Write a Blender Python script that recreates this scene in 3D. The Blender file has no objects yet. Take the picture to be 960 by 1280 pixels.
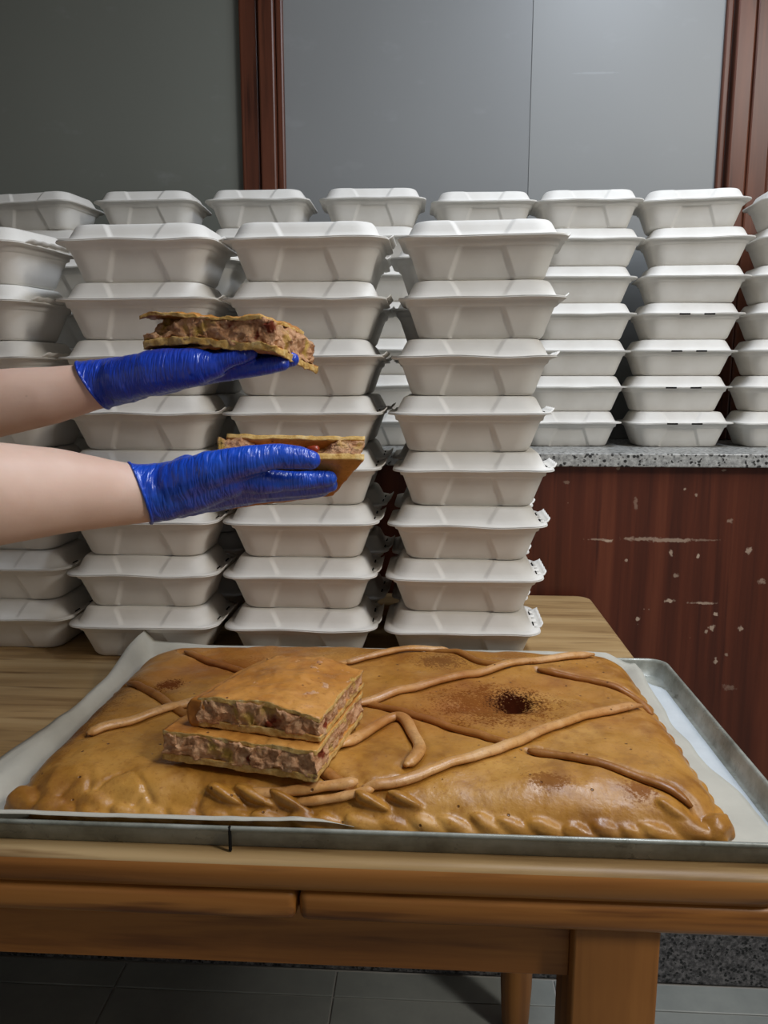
import bpy, bmesh, math, random
from mathutils import Vector, Matrix, noise
random.seed(7)
S = bpy.context.scene
COL = S.collection
R = math.radians

# ------------------------------------------------------------------ camera, world, lights, exposure
cam_d = bpy.data.cameras.new('camera'); cam = bpy.data.objects.new('camera', cam_d); COL.objects.link(cam)
cam.location = (0, 0, 1.255)
cam.rotation_euler = (R(90 - 9.5), 0, R(3.2))
cam_d.sensor_fit = 'VERTICAL'; cam_d.sensor_height = 36.0; cam_d.lens = 36.0 * 970 / 1280
cam_d.clip_start = 0.02
S.camera = cam

W = bpy.data.worlds.new('world'); S.world = W; W.use_nodes = True
W.node_tree.nodes['Background'].inputs[0].default_value = (0.93, 0.95, 1.0, 1)
W.node_tree.nodes['Background'].inputs[1].default_value = 0.20

def area(name, loc, target, sx, sy, power, col):
    d = bpy.data.lights.new(name, 'AREA'); d.shape = 'RECTANGLE'; d.size = sx; d.size_y = sy
    d.energy = power; d.color = col
    o = bpy.data.objects.new(name, d); COL.objects.link(o); o.location = loc
    o.rotation_euler = (Vector(target) - Vector(loc)).to_track_quat('-Z', 'Y').to_euler()
    return o
area('ceiling_tube_light', (0.55, 0.86, 2.62), (0.40, 0.84, 0.0), 1.2, 0.22, 21, (0.79, 0.87, 1.0))
area('ceiling_tube_light', (1.55, -0.15, 2.62), (0.9, 0.25, 0.0), 0.25, 1.1, 33, (1.0, 0.955, 0.89))

S.view_settings.view_transform = 'Standard'; S.view_settings.look = 'None'
S.view_settings.gamma = 1.0; S.view_settings.use_curve_mapping = False
S.view_settings.exposure = 0.14

# ------------------------------------------------------------------ helpers
def lin(r, g, b):
    f = lambda c: (c / 255 / 12.92) if c / 255 <= 0.04045 else ((c / 255 + 0.055) / 1.055) ** 2.4
    return (f(r), f(g), f(b), 1.0)

class NT:
    """small node-tree writer"""
    def __init__(s, name, rough=0.5, spec=0.5):
        s.m = bpy.data.materials.new(name); s.m.use_nodes = True
        s.t = s.m.node_tree; s.b = s.t.nodes['Principled BSDF']
        s.b.inputs['Roughness'].default_value = rough
        s.b.inputs['Specular IOR Level'].default_value = spec
        s.co = s.t.nodes.new('ShaderNodeTexCoord').outputs['Object']
    def n(s, typ, **kw):
        nd = s.t.nodes.new(typ)
        for k, v in kw.items(): setattr(nd, k, v)
        return nd
    def put(s, sock, v):
        if isinstance(v, bpy.types.NodeSocket): s.t.links.new(v, sock)
        else: sock.default_value = v
    def mapping(s, scale=(1, 1, 1), loc=(0, 0, 0), rot=(0, 0, 0), src=None):
        nd = s.n('ShaderNodeMapping'); s.put(nd.inputs[0], src or s.co)
        nd.inputs['Scale'].default_value = scale; nd.inputs['Location'].default_value = loc
        nd.inputs['Rotation'].default_value = rot
        return nd.outputs[0]
    def noise(s, scale, detail=4, rough=0.55, vec=None, dist=0.0):
        nd = s.n('ShaderNodeTexNoise'); s.put(nd.inputs['Vector'], vec or s.co)
        nd.inputs['Scale'].default_value = scale; nd.inputs['Detail'].default_value = detail
        nd.inputs['Roughness'].default_value = rough; nd.inputs['Distortion'].default_value = dist
        return nd.outputs['Fac']
    def voro(s, scale, vec=None, rnd=1.0):
        nd = s.n('ShaderNodeTexVoronoi'); s.put(nd.inputs['Vector'], vec or s.co)
        nd.inputs['Scale'].default_value = scale; nd.inputs['Randomness'].default_value = rnd
        return nd
    def wave(s, scale, vec=None, dist=3.0, dscale=2.0, detail=2):
        nd = s.n('ShaderNodeTexWave'); s.put(nd.inputs['Vector'], vec or s.co)
        nd.inputs['Scale'].default_value = scale; nd.inputs['Distortion'].default_value = dist
        nd.inputs['Detail'].default_value = detail; nd.inputs['Detail Scale'].default_value = dscale
        return nd.outputs['Fac']
    def ramp(s, fac, stops):
        nd = s.n('ShaderNodeValToRGB'); s.put(nd.inputs[0], fac)
        cr = nd.color_ramp
        while len(cr.elements) < len(stops): cr.elements.new(0.5)
        for e, (p, c) in zip(cr.elements, stops):
            e.position = p; e.color = c if len(c) == 4 else (*c, 1)
        return nd.outputs[0]
    def fac(s, f, a, b):
        nd = s.n('ShaderNodeMapRange'); s.put(nd.inputs[0], f)
        nd.inputs[1].default_value = a; nd.inputs[2].default_value = b
        return nd.outputs[0]
    def math(s, op, a, b=0.0):
        nd = s.n('ShaderNodeMath', operation=op); s.put(nd.inputs[0], a); s.put(nd.inputs[1], b)
        return nd.outputs[0]
    def mix(s, f, a, b, mode='MIX'):
        nd = s.n('ShaderNodeMix', data_type='RGBA', blend_type=mode)
        s.put(nd.inputs[0], f); s.put(nd.inputs[6], a); s.put(nd.inputs[7], b)
        return nd.outputs[2]
    def sep(s, vec=None):
        nd = s.n('ShaderNodeSeparateXYZ'); s.put(nd.inputs[0], vec or s.co); return nd.outputs
    def dist(s, p, scale=(1, 1, 1)):
        """ellipse distance from p in object space"""
        v = s.mapping(scale, tuple(-p[i] * scale[i] for i in range(3)))
        nd = s.n('ShaderNodeVectorMath', operation='LENGTH'); s.put(nd.inputs[0], v); return nd.outputs['Value']
    def col(s, c): s.put(s.b.inputs['Base Color'], c); return s
    def bump(s, h, strength=0.3, distance=0.002, prev=None):
        nd = s.n('ShaderNodeBump'); s.put(nd.inputs['Height'], h)
        nd.inputs['Strength'].default_value = strength; nd.inputs['Distance'].default_value = distance
        if prev: s.put(nd.inputs['Normal'], prev)
        s.put(s.b.inputs['Normal'], nd.outputs[0]); return nd.outputs[0]

def link(name, me, mat=None, parent=None, smooth=True):
    if mat: me.materials.clear(); me.materials.append(mat)
    if smooth:
        for p in me.polygons: p.use_smooth = True
    o = bpy.data.objects.new(name, me); COL.objects.link(o)
    if parent: o.parent = parent
    return o
def from_bm(name, bm, mat=None, parent=None, smooth=True):
    bmesh.ops.recalc_face_normals(bm, faces=bm.faces)
    me = bpy.data.meshes.new(name); bm.to_mesh(me); bm.free()
    return link(name, me, mat, parent, smooth)
def empty(name, loc=(0, 0, 0), rz=0.0):
    o = bpy.data.objects.new(name, None); COL.objects.link(o); o.location = loc; o.rotation_euler = (0, 0, rz)
    o.empty_display_size = 0.05
    return o
def tag(o, label=None, cat=None, group=None, kind=None):
    if label: o['label'] = label
    if cat: o['category'] = cat
    if group: o['group'] = group
    if kind: o['kind'] = kind
    return o
def box_bm(x0, x1, y0, y1, z0, z1, bev=0.0, seg=2):
    bm = bmesh.new(); bmesh.ops.create_cube(bm, size=1)
    for v in bm.verts:
        v.co = ((x0 + x1) / 2 + v.co.x * (x1 - x0), (y0 + y1) / 2 + v.co.y * (y1 - y0), (z0 + z1) / 2 + v.co.z * (z1 - z0))
    if bev: bmesh.ops.bevel(bm, geom=bm.edges[:], offset=bev, segments=seg, affect='EDGES', profile=0.5)
    return bm
def box(name, x0, x1, y0, y1, z0, z1, mat, parent=None, bev=0.0, seg=2, smooth=False):
    return from_bm(name, box_bm(x0, x1, y0, y1, z0, z1, bev, seg), mat, parent, smooth)
def sm(a, b, x):
    t = min(max((x - a) / (b - a), 0), 1); return t * t * (3 - 2 * t)
def fbm(x, y, z=0.0, o=3):
    s, a = 0, 1
    for i in range(o):
        s += a * noise.noise((x, y, z + i * 7.3)); x, y, z, a = x * 2.03, y * 2.03, z * 2.03, a * 0.5
    return s
def ring_loop(a, b, r, nl=10, ns=6, nc=6):
    """counter-clockwise rounded rectangle"""
    pts = []
    r = min(r, a * .98, b * .98)
    cs = [(a - r, -b + r, -90), (a - r, b - r, 0), (-a + r, b - r, 90), (-a + r, -b + r, 180)]
    for k, (cx, cy, a0) in enumerate(cs):
        for i in range(nc + 1):
            t = R(a0 + 90 * i / nc); pts.append((cx + r * math.cos(t), cy + r * math.sin(t)))
        nx, ny, na = cs[(k + 1) % 4]
        t1 = R(na); p0, p1 = pts[-1], (nx + r * math.cos(t1), ny + r * math.sin(t1))
        m = ns if k % 2 == 0 else nl
        for i in range(1, m):
            f = i / m; pts.append((p0[0] + (p1[0] - p0[0]) * f, p0[1] + (p1[1] - p0[1]) * f))
    return pts
def skin_loops(bm, loops, cap0=True, cap1=True):
    vs = [[bm.verts.new(p) for p in lp] for lp in loops]
    n = len(vs[0])
    for i in range(len(vs) - 1):
        for j in range(n):
            bm.faces.new((vs[i][j], vs[i][(j + 1) % n], vs[i + 1][(j + 1) % n], vs[i + 1][j]))
    if cap0: bm.faces.new(list(reversed(vs[0])))
    if cap1: bm.faces.new(vs[-1])
def catmull(P, n):
    out = []; m = len(P)
    P = [Vector(p) for p in P]
    for i in range(m - 1):
        p0 = P[i - 1] if i else P[0] * 2 - P[1]; p1, p2 = P[i], P[i + 1]
        p3 = P[i + 2] if i + 2 < m else P[-1] * 2 - P[-2]
        for k in range(n):
            t = k / n
            out.append(0.5 * ((2 * p1) + (p2 - p0) * t + (2 * p0 - 5 * p1 + 4 * p2 - p3) * t * t + (3 * p1 - p0 - 3 * p2 + p3) * t ** 3))
    out.append(P[-1]); return out
def tube_bm(path, rad, seg=10, closed=False, flat=1.0, cap=True):
    bm = bmesh.new(); loops = []; n = len(path)
    up0 = Vector((0, 0, 1))
    for i, p in enumerate(path):
        a = path[(i - 1) % n] if (closed or i) else path[0]; b = path[(i + 1) % n] if (closed or i < n - 1) else path[-1]
        d = (b - a).normalized(); side = d.cross(up0)
        if side.length < 1e-4: side = d.cross(Vector((1, 0, 0)))
        side.normalize(); up = side.cross(d)
        r = rad(i / (n - 1)) if callable(rad) else rad
        loops.append([p + side * (r * math.cos(2 * math.pi * k / seg)) + up * (r * flat * math.sin(2 * math.pi * k / seg)) for k in range(seg)])
    if closed: loops.append(loops[0])
    skin_loops(bm, loops, cap and not closed, cap and not closed)
    if closed: bmesh.ops.remove_doubles(bm, verts=bm.verts, dist=1e-6)
    return bm

# ------------------------------------------------------------------ materials
def wood(name, c0, c1, c2, axis='x', scale=1.0, rough=0.45, dark=None):
    m = NT(name, rough, 0.4)
    sc = {'x': (2.2, 34, 34), 'z': (30, 30, 1.6), 'y': (34, 2.2, 34)}[axis]
    v = m.mapping(tuple(k * scale for k in sc))
    f = m.noise(1.0, 6, 0.62, v, 0.6)
    c = m.ramp(f, [(0.28, c0), (0.5, c1), (0.72, c2)])
    v2 = m.mapping(tuple(k * scale * 3.1 for k in sc))
    g = m.noise(1.0, 3, 0.5, v2)
    c = m.mix(m.fac(g, 0.56, 0.72), c, c0)
    if dark: c = m.mix(m.fac(m.noise(3.0, 3), 0.45, 0.75), c, dark)
    m.col(c); m.bump(f, 0.12, 0.001)
    return m.m
M = {}
M['oak'] = wood('oak_top', lin(128, 98, 62), lin(174, 143, 98), lin(192, 164, 120), 'x', 0.8, 0.42)
M['oak_edge'] = wood('oak_edge', lin(108, 62, 24), lin(162, 104, 46), lin(180, 124, 62), 'x', 0.7, 0.4)
M['oak_leg'] = wood('oak_leg', lin(112, 68, 28), lin(154, 101, 48), lin(168, 114, 58), 'z', 0.5, 0.45)
M['frame'] = wood('mahogany_frame', lin(48, 24, 16), lin(88, 48, 32), lin(108, 62, 42), 'z', 0.7, 0.35)

def m_panel():
    m = NT('varnished_panel', 0.38, 0.4)
    f = m.noise(1.0, 6, 0.6, m.mapping((26, 26, 0.9)), 0.4)
    c = m.ramp(f, [(0.3, lin(66, 32, 22)), (0.52, lin(94, 46, 30)), (0.72, lin(116, 62, 41))])
    c = m.mix(m.fac(m.noise(1.0, 4, 0.6, m.mapping((70, 70, 2.5))), 0.58, 0.75), c, lin(70, 34, 24))
    white = lin(196, 172, 150)
    rag = m.noise(160, 3, 0.6)
    chips = [(.266, 1.066, .006, .004, .3), (.363, 1.093, .003, .003, .5), (.559, 1.091, .004, .002, .6), (.399, 1.025, .004, .012, .3),
             (.490, 1.055, .003, .003, .7), (.512, 1.042, .003, .005, .6), (.578, .994, .006, .004, .4),
             (.475, .835, .010, .004, .9), (.539, .831, .026, .0025, .7), (.416, .797, .005, .004, .9), (.564, .809, .005, .004, .9),
             (.558, .782, .007, .006, .8), (.548, .773, .004, .004, .7), (.614, .781, .005, .005, .7), (.570, .715, .004, .006, .8),
             (.618, .936, .006, .006, .7), (.646, .876, .008, .005, .5), (.471, .929, .004, .006, .7), (.523, .925, .003, .006, .9),
             (.484, .885, .006, .004, .5), (.387, .914, .003, .003, .7), (.591, .728, .004, .004, .5), (.35, .953, .010, .003, .95),
             (.42, .957, .04, .004, .55), (.47, .955, .05, .004, .6), (.33, .955, .02, .002, .5), (.53, .956, .03, .002, .3), (.60, .66, .012, .006, .25)]
    tot = None
    for x, z, rx, rz, s in chips:
        d = m.dist((x, 0, z), (1 / rx, 0.0, 1 / rz))
        d = m.math('ADD', d, m.math('MULTIPLY', m.math('SUBTRACT', rag, 0.5), 2.6))
        k = m.math('MULTIPLY', m.fac(d, 1.1, 0.6), s)
        tot = k if tot is None else m.math('MAXIMUM', tot, k)
    sp = m.fac(m.voro(42).outputs['Distance'], 0.075, 0.03)
    keep = m.fac(m.noise(9, 2), 0.58, 0.66)
    tot = m.math('MAXIMUM', tot, m.math('MULTIPLY', m.math('MULTIPLY', sp, keep), 0.5))
    m.col(m.mix(tot, c, white)); m.bump(f, 0.1, 0.001)
    return m.m
M['panel'] = m_panel()
def m_granite(name, lo, mid, hi, dk, rough=0.35):
    m = NT(name, rough, 0.5)
    c = m.ramp(m.noise(120, 4, 0.7), [(0.35, lo), (0.5, mid), (0.62, hi)])
    v = m.voro(125).outputs['Distance']
    k = m.math('MULTIPLY', m.fac(v, 0.46, 0.36), m.fac(m.noise(75, 3), 0.46, 0.51))
    m.col(m.mix(k, c, dk)); return m.m
M['granite'] = m_granite('granite', lin(132, 132, 130), lin(164, 164, 160), lin(192, 192, 188), lin(48, 47, 46))
M['granite_dark'] = m_granite('granite_dark', lin(52, 50, 50), lin(84, 82, 82), lin(118, 115, 114), lin(22, 22, 22))
def m_plain(name, c, rough=0.5, spec=0.4, var=0.06, scale=3.0, bump=0.0, bscale=200, metal=0.0):
    m = NT(name, rough, spec)
    d = tuple(max(0, k * (1 - var * 2)) for k in c[:3]) + (1,)
    m.col(m.mix(m.fac(m.noise(scale, 4), 0.35, 0.65), d, c))
    m.b.inputs['Metallic'].default_value = metal
    if bump: m.bump(m.noise(bscale, 3), bump, 0.001)
    return m.m
def m_pane(name, c):
    m = NT(name, 0.42, 0.35)
    k = m.fac(m.noise(1.3, 3), 0.3, 0.7)
    d = tuple(v * 0.88 for v in c[:3]) + (1,)
    base = m.mix(k, d, c)
    sm_ = m.math('MULTIPLY', m.fac(m.noise(1.0, 5, 0.6, m.mapping((9, 9, 16))), 0.62, 0.78), 0.18)
    scuff = m.dist((0.36, 0, 1.925), (1 / 0.06, 0, 1 / 0.003))
    sc = m.math('MULTIPLY', m.fac(m.math('ADD', scuff, m.math('MULTIPLY', m.noise(60), 1.0)), 1.4, 1.0), 0.35)
    m.col(m.mix(m.math('MAXIMUM', sm_, sc), base, lin(168, 170, 172)))
    return m.m
M['pane_mid'] = m_pane('grey_pane', lin(138, 139, 138))
M['pane_right'] = m_pane('pale_grey_pane', lin(145, 146, 144))
M['pane_left'] = m_pane('dark_pane', lin(118, 120, 112))
M['plaster'] = m_plain('plaster', lin(172, 168, 160), 0.85, 0.2, 0.04, 2, 0.1, 60)
M['grout'] = m_plain('grout', lin(168, 166, 160), 0.9, 0.2, 0.05, 8)
def m_tile():
    m = NT('floor_tile', 0.32, 0.45)
    c = m.ramp(m.noise(5, 5, 0.65), [(0.3, lin(124, 128, 124)), (0.7, lin(150, 153, 147))])
    m.col(c); return m.m
M['tile'] = m_tile()
def m_pulp():
    m = NT('moulded_pulp', 0.62, 0.28)
    c = m.mix(m.fac(m.noise(14, 3), 0.35, 0.65), lin(219, 215, 207), lin(229, 226, 219))
    m.col(c); n1 = m.bump(m.noise(420, 3, 0.6), 0.10, 0.0008)
    m.bump(m.noise(30, 2), 0.10, 0.003, n1)
    m.b.inputs['Subsurface Weight'].default_value = 0.0
    return m.m
M['pulp'] = m_pulp()
M['slot'] = m_plain('dark_slot', lin(30, 28, 26), 0.8, 0.1)
def m_steel():
    m = NT('aged_tray_steel', 0.42, 0.5)
    m.b.inputs['Metallic'].default_value = 0.15
    c = m.ramp(m.noise(14, 6, 0.7), [(0.3, lin(104, 104, 94)), (0.5, lin(150, 152, 142)), (0.75, lin(186, 188, 180))])
    st = m.fac(m.noise(45, 5, 0.7), 0.6, 0.72)
    m.col(m.mix(m.math('MULTIPLY', st, 0.8), c, lin(66, 63, 52)))
    m.put(m.b.inputs['Roughness'], m.fac(m.noise(20, 4), 0.0, 1.4))
    return m.m
M['steel'] = m_steel()
def m_paper(name, c, tr):
    m = NT(name, 0.6, 0.25)
    k = m.fac(m.noise(18, 5, 0.6), 0.35, 0.7)
    m.col(m.mix(k, c, tuple(v * 0.86 for v in c[:3]) + (1,)))
    m.b.inputs['Transmission Weight'].default_value = 0.0
    m.bump(m.noise(26, 4, 0.6), 0.35, 0.004)
    if tr:
        t = m.n('ShaderNodeBsdfTranslucent'); t.inputs[0].default_value = c
        mx = m.n('ShaderNodeMixShader'); mx.inputs[0].default_value = tr
        out = m.t.nodes['Material Output']
        m.t.links.new(m.b.outputs[0], mx.inputs[1]); m.t.links.new(t.outputs[0], mx.inputs[2]); m.t.links.new(mx.outputs[0], out.inputs[0])
    return m.m
M['parchment'] = m_paper('parchment', lin(214, 211, 198), 0.25)
M['white_paper'] = m_paper('white_paper', lin(204, 211, 214), 0.0)

def m_crust(name='baked_crust', mark=True, base=((132, 84, 28), (176, 123, 48), (196, 146, 72)), rough=0.36):
    m = NT(name, rough, 0.45)
    c = m.ramp(m.noise(9, 5, 0.6), [(0.3, lin(*base[0])), (0.48, lin(*base[1])), (0.72, lin(*base[2]))])
    c = m.mix(m.math('MULTIPLY', m.fac(m.noise(26, 5, 0.7, m.mapping((1, 1, 1), (7, 3, 1))), 0.48, 0.66), 0.6), c, lin(base[0][0] - 4, base[0][1] - 6, base[0][2] - 4))
    c = m.mix(m.math('MULTIPLY', m.fac(m.noise(19, 4, 0.6, m.mapping((1, 1, 1), (2, 9, 4))), 0.55, 0.72), 0.5), c, lin(base[2][0] + 10, base[2][1] + 12, base[2][2] + 16))
    fine = m.noise(190, 5, 0.75)
    c = m.mix(m.math('MULTIPLY', m.fac(fine, 0.54, 0.70), 0.55), c, lin(132, 74, 24))
    c = m.mix(m.math('MULTIPLY', m.fac(m.noise(4.0, 3, 0.5, m.mapping((1, 1, 1), (3, 5, 0))), 0.5, 0.68), 0.55), c, lin(160, 92, 36))
    # prick holes
    v = m.voro(62).outputs['Distance']
    holes = m.math('MULTIPLY', m.fac(v, 0.105, 0.05), m.fac(m.noise(13, 2, 0.5, m.mapping((1, 1, 1), (9, 2, 4))), 0.38, 0.46))
    c = m.mix(m.math('MULTIPLY', holes, 0.9), c, lin(84, 46, 18))
    if mark:
        burn = None
        spk = m.math('MULTIPLY', m.math('SUBTRACT', m.noise(330, 4, 0.75), 0.5), 4.2)
        big = m.math('MULTIPLY', m.math('SUBTRACT', m.noise(60, 3, 0.6), 0.5), 1.6)
        for p, sc, col, s, e0, e1 in [((.078, .828, .9), (1 / .060, 1 / .048, 0), lin(112, 58, 18), .8, 1.2, 0.7),
                              ((.100, .838, .9), (1 / .022, 1 / .024, 0), lin(46, 17, 7), 1.0, 1.3, 0.8),
                              ((.022, .952, .9), (1 / .032, 1 / .020, 0), lin(104, 62, 32), .75, 1.2, 0.6),
                              ((.112, .662, .9), (1 / .018, 1 / .009, 0), lin(112, 62, 24), .7, 1.3, 0.6),
                              ((.192, .655, .9), (1 / .013, 1 / .011, 0), lin(118, 62, 26), .7, 1.3, 0.6),
                              ((-.305, .862, .9), (1 / .014, 1 / .016, 0), lin(96, 44, 18), .9, 1.2, 0.7),
                              ((-.23, .93, .9), (1 / .05, 1 / .02, 0), lin(132, 76, 28), .6, 1.2, 0.6),
                              ((.0, .99, .9), (1 / .25, 1 / .03, 0), lin(134, 82, 32), .5, 1.3, 0.5),
                              ((-.375, .80, .9), (1 / .03, 1 / .09, 0), lin(108, 58, 24), .6, 1.3, 0.5)]:
            d = m.math('ADD', m.dist(p, sc), m.math('ADD', spk, big))
            f_ = m.math('MULTIPLY', m.fac(d, e0, e1), s); c = m.mix(f_, c, col)
            burn = f_ if burn is None else m.math('MAXIMUM', burn, f_)
    m.col(c)
    n1 = m.bump(m.math('SUBTRACT', m.math('MULTIPLY', m.noise(70, 4, 0.6), 0.6), holes), 0.6, 0.0022)
    m.bump(m.noise(22, 4), 0.4, 0.005, n1)
    rg = m.fac(m.noise(30, 3), -0.1, 1.45)
    m.put(m.b.inputs['Roughness'], rg)
    if mark:
        m.put(m.b.inputs['Roughness'], m.math('MAXIMUM', rg, m.math('MULTIPLY', burn, 0.9)))
        m.put(m.b.inputs['Specular IOR Level'], m.math('MULTIPLY', m.math('SUBTRACT', 1.0, burn), 0.5))
    return m.m
M['crust'] = m_crust()
M['strip'] = m_crust('dough_strip_crust', False, ((164, 110, 52), (202, 150, 88), (220, 180, 130)), 0.3)
M['strip_shaded'] = m_crust('shaded_strip_crust', False, ((118, 70, 26), (150, 96, 40), (172, 118, 56)), 0.34)  # strip crust darkened, shade of the sunken cords put into its colour
M['slice_crust'] = m_crust('slice_crust', False, ((152, 92, 34), (192, 130, 56), (208, 150, 76)), 0.4)
def m_crumb(name, a, b, c):
    m = NT(name, 0.8, 0.15)
    m.col(m.ramp(m.noise(90, 5, 0.7), [(0.3, lin(*a)), (0.5, lin(*b)), (0.7, lin(*c))]))
    m.bump(m.noise(240, 4, 0.7), 0.6, 0.002); return m.m
M['crumb'] = m_crumb('yellow_crumb', (168, 122, 58), (206, 168, 100), (226, 200, 146))
def m_fill():
    m = NT('tuna_filling', 0.6, 0.3)
    c = m.ramp(m.noise(120, 6, 0.75), [(0.30, lin(138, 78, 42)), (0.40, lin(206, 148, 104)), (0.56, lin(228, 178, 134)), (0.8, lin(238, 206, 164))])  # dark brown stop paints the shade in cavities between flakes
    c = m.mix(m.fac(m.noise(38, 3, 0.5, m.mapping((1, 1, 1), (5, 1, 7))), 0.64, 0.7), c, lin(136, 56, 26))
    c = m.mix(m.fac(m.noise(34, 3, 0.5, m.mapping((1, 1, 1), (1, 8, 2))), 0.56, 0.66), c, lin(212, 172, 84))
    m.col(c); m.bump(m.noise(190, 5, 0.8), 1.0, 0.004); return m.m
M['filling'] = m_fill()
M['pepper'] = m_plain('red_pepper', lin(158, 58, 30), 0.35, 0.5, 0.15, 80)
def m_skin():
    m = NT('skin', 0.5, 0.35)
    c = m.mix(m.fac(m.noise(16, 4), 0.35, 0.7), lin(218, 182, 162), lin(228, 196, 178))
    c = m.mix(m.math('MULTIPLY', m.fac(m.noise(7, 2), 0.5, 0.7), 0.35), c, lin(212, 168, 150))
    d = m.fac(m.voro(24).outputs['Distance'], 0.055, 0.03)
    c = m.mix(m.math('MULTIPLY', d, 0.35), c, lin(140, 92, 70))
    m.col(c); m.b.inputs['Subsurface Weight'].default_value = 0.12
    m.b.inputs['Subsurface Radius'].default_value = (0.01, 0.004, 0.002)
    m.bump(m.noise(320, 3), 0.12, 0.0006); return m.m
M['skin'] = m_skin()
def m_glove(name, rot, a, b):
    m = NT(name, 0.29, 0.65)
    m.col(m.mix(m.fac(m.noise(30, 3), 0.35, 0.7), a, b))
    v1 = m.mapping((260, 34, 34), (0, 0, 0), rot); v2 = m.mapping((150, 26, 40), (3, 1, 2), (rot[0], rot[1] + 0.5, rot[2] + 0.35))
    n_ = lambda v, d: m.math('ABSOLUTE', m.math('SUBTRACT', m.noise(1.0, d, 0.5, v, 0.35), 0.5))
    f1 = m.fac(n_(v1, 1), 0.0, 0.16); f2 = m.fac(n_(v2, 1), 0.0, 0.18)
    msk = m.fac(m.noise(24, 2), 0.36, 0.62)
    h = m.math('ADD', m.math('MULTIPLY', f1, msk), m.math('MULTIPLY', f2, m.math('SUBTRACT', 1.0, msk)))
    n1 = m.bump(h, 0.42, 0.0022); m.bump(m.noise(55, 3), 0.3, 0.004, n1)
    return m.m
M['glove_r'] = m_glove('blue_nitrile', (0, 0.45, 0.2), lin(22, 66, 182), lin(34, 90, 212))
M['glove_l'] = m_glove('blue_nitrile_shaded', (0, 0.05, 0.0), lin(24, 54, 164), lin(32, 70, 190))  # same glove blue, darkened to paint the shade on the far hand
M['shirt'] = m_plain('white_cotton', lin(214, 212, 208), 0.85, 0.15, 0.04, 12, 0.3, 300)
M['trousers'] = m_plain('dark_cotton', lin(40, 42, 50), 0.85, 0.15, 0.06, 12, 0.3, 300)
M['hair'] = m_plain('brown_hair', lin(58, 40, 28), 0.5, 0.3, 0.15, 60, 0.6, 180)
M['shoe'] = m_plain('black_leather', lin(26, 26, 28), 0.4, 0.4, 0.06)

# ------------------------------------------------------------------ room
FZ = 0.0; WY = 1.49
fl = tag(box('floor', -2.3, 2.3, -2.6, WY + 0.35, -0.10, -0.004, M['grout']), 'grey ceramic tile floor under the table', kind='structure')
P = 0.4625; tile_me = {}
xs = [-0.185 + P * k for k in range(-5, 6)]; ys = [1.411 - P * k for k in range(0, 9)]
def tile(x0, x1, y0, y1):
    key = (round(x1 - x0, 4), round(y1 - y0, 4)); g = 0.002
    if key not in tile_me:
        bm = box_bm(g, key[0] - g, g, key[1] - g, -0.008, 0.0, 0.0012, 1)
        me = bpy.data.meshes.new('tile'); bm.to_mesh(me); bm.free(); me.materials.append(M['tile']); tile_me[key] = me
    o = bpy.data.objects.new('tile', tile_me[key]); COL.objects.link(o); o.parent = fl; o.location = (x0, y0, 0)
for i in range(len(xs) - 1):
    tile(xs[i], xs[i + 1], 1.411, WY - 0.006)
    for j in range(len(ys) - 1): tile(xs[i], xs[i + 1], ys[j + 1], ys[j])
tag(box('wall_back', -2.3, 2.3, 1.90, 2.0, 0, 2.72, M['plaster']), 'plain wall behind the grey panes', kind='structure')
tag(box('wall_left', -2.3, -2.2, -2.6, 1.90, 0, 2.72, M['plaster']), 'plain left wall of the room', kind='structure')
tag(box('wall_right', 2.2, 2.3, -2.6, 1.90, 0, 2.72, M['plaster']), 'plain right wall of the room', kind='structure')
tag(box('ceiling', -2.3, 2.3, -2.6, 2.0, 2.72, 2.80, M['plaster']), 'plain ceiling of the room', kind='structure')
tag(box('window_1', -2.2, -0.40, 1.868, 1.878, 1.123, 2.60, M['pane_left']), 'dark greenish grey pane left of the wooden mullion', kind='structure')
tag(box('window_2', -0.36, 0.235, 1.866, 1.876, 1.123, 2.60, M['pane_mid']), 'blue grey frosted pane right of the wooden mullion', kind='structure')
tag(box('window_3', 0.2216, 0.66, 1.8640, 1.8655, 1.123, 2.60, M['pane_right'], bev=0.001), 'paler grey frosted sliding pane with faint scuffs', kind='structure')
tag(box('window_4', 0.80, 2.2, 1.868, 1.878, 1.123, 2.60, M['pane_mid']), 'grey pane right of the right wooden mullion', kind='structure')
def mullion(name, x, strips, label):
    e = empty(name, (x, 1.85, 1.123)); tag(e, label, kind='structure')
    for x0, x1, y0 in strips:
        o = from_bm('moulding', box_bm(x0, x1, y0, 0.03, 0, 1.48, 0.004, 2), M['frame'], e, False)
mullion('trim_1', -0.426, [(0.0, 0.042, 0.0), (0.0445, 0.080, -0.010), (0.0815, 0.0975, 0.004)], 'dark brown wooden mullion between two grey panes')
mullion('trim_2', 0.632, [(0.0, 0.016, 0.004), (0.018, 0.058, -0.014), (0.0605, 0.105, -0.010), (0.107, 0.19, 0.0)], 'brown wooden mullion at the right edge of the photo')
tag(box('trim_3', -2.2, 2.2, 1.84, 1.90, 2.60, 2.72, M['frame'], bev=0.004), 'wooden head rail above the grey panes', kind='structure')

ct = tag(empty('granite_counter', (0, 1.475, 0)), 'speckled granite ledge on a reddish brown wooden panel', 'counter')
def at(o, loc):
    o.location = Vector(o.location) - Vector(loc); return o
at(box('countertop', -2.2, 2.2, 1.475, 1.899, 1.0975, 1.123, M['granite'], ct, 0.002, 2), (0, 1.475, 0))
at(box('front_panel', -2.2, 2.2, 1.492, 1.53, 0.155, 1.0975, M['panel'], ct), (0, 1.475, 0))
at(box('skirting', -2.2, 2.2, 1.486, 1.53, 0.0, 0.1545, M['granite_dark'], ct, 0.002, 1), (0, 1.475, 0))

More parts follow.
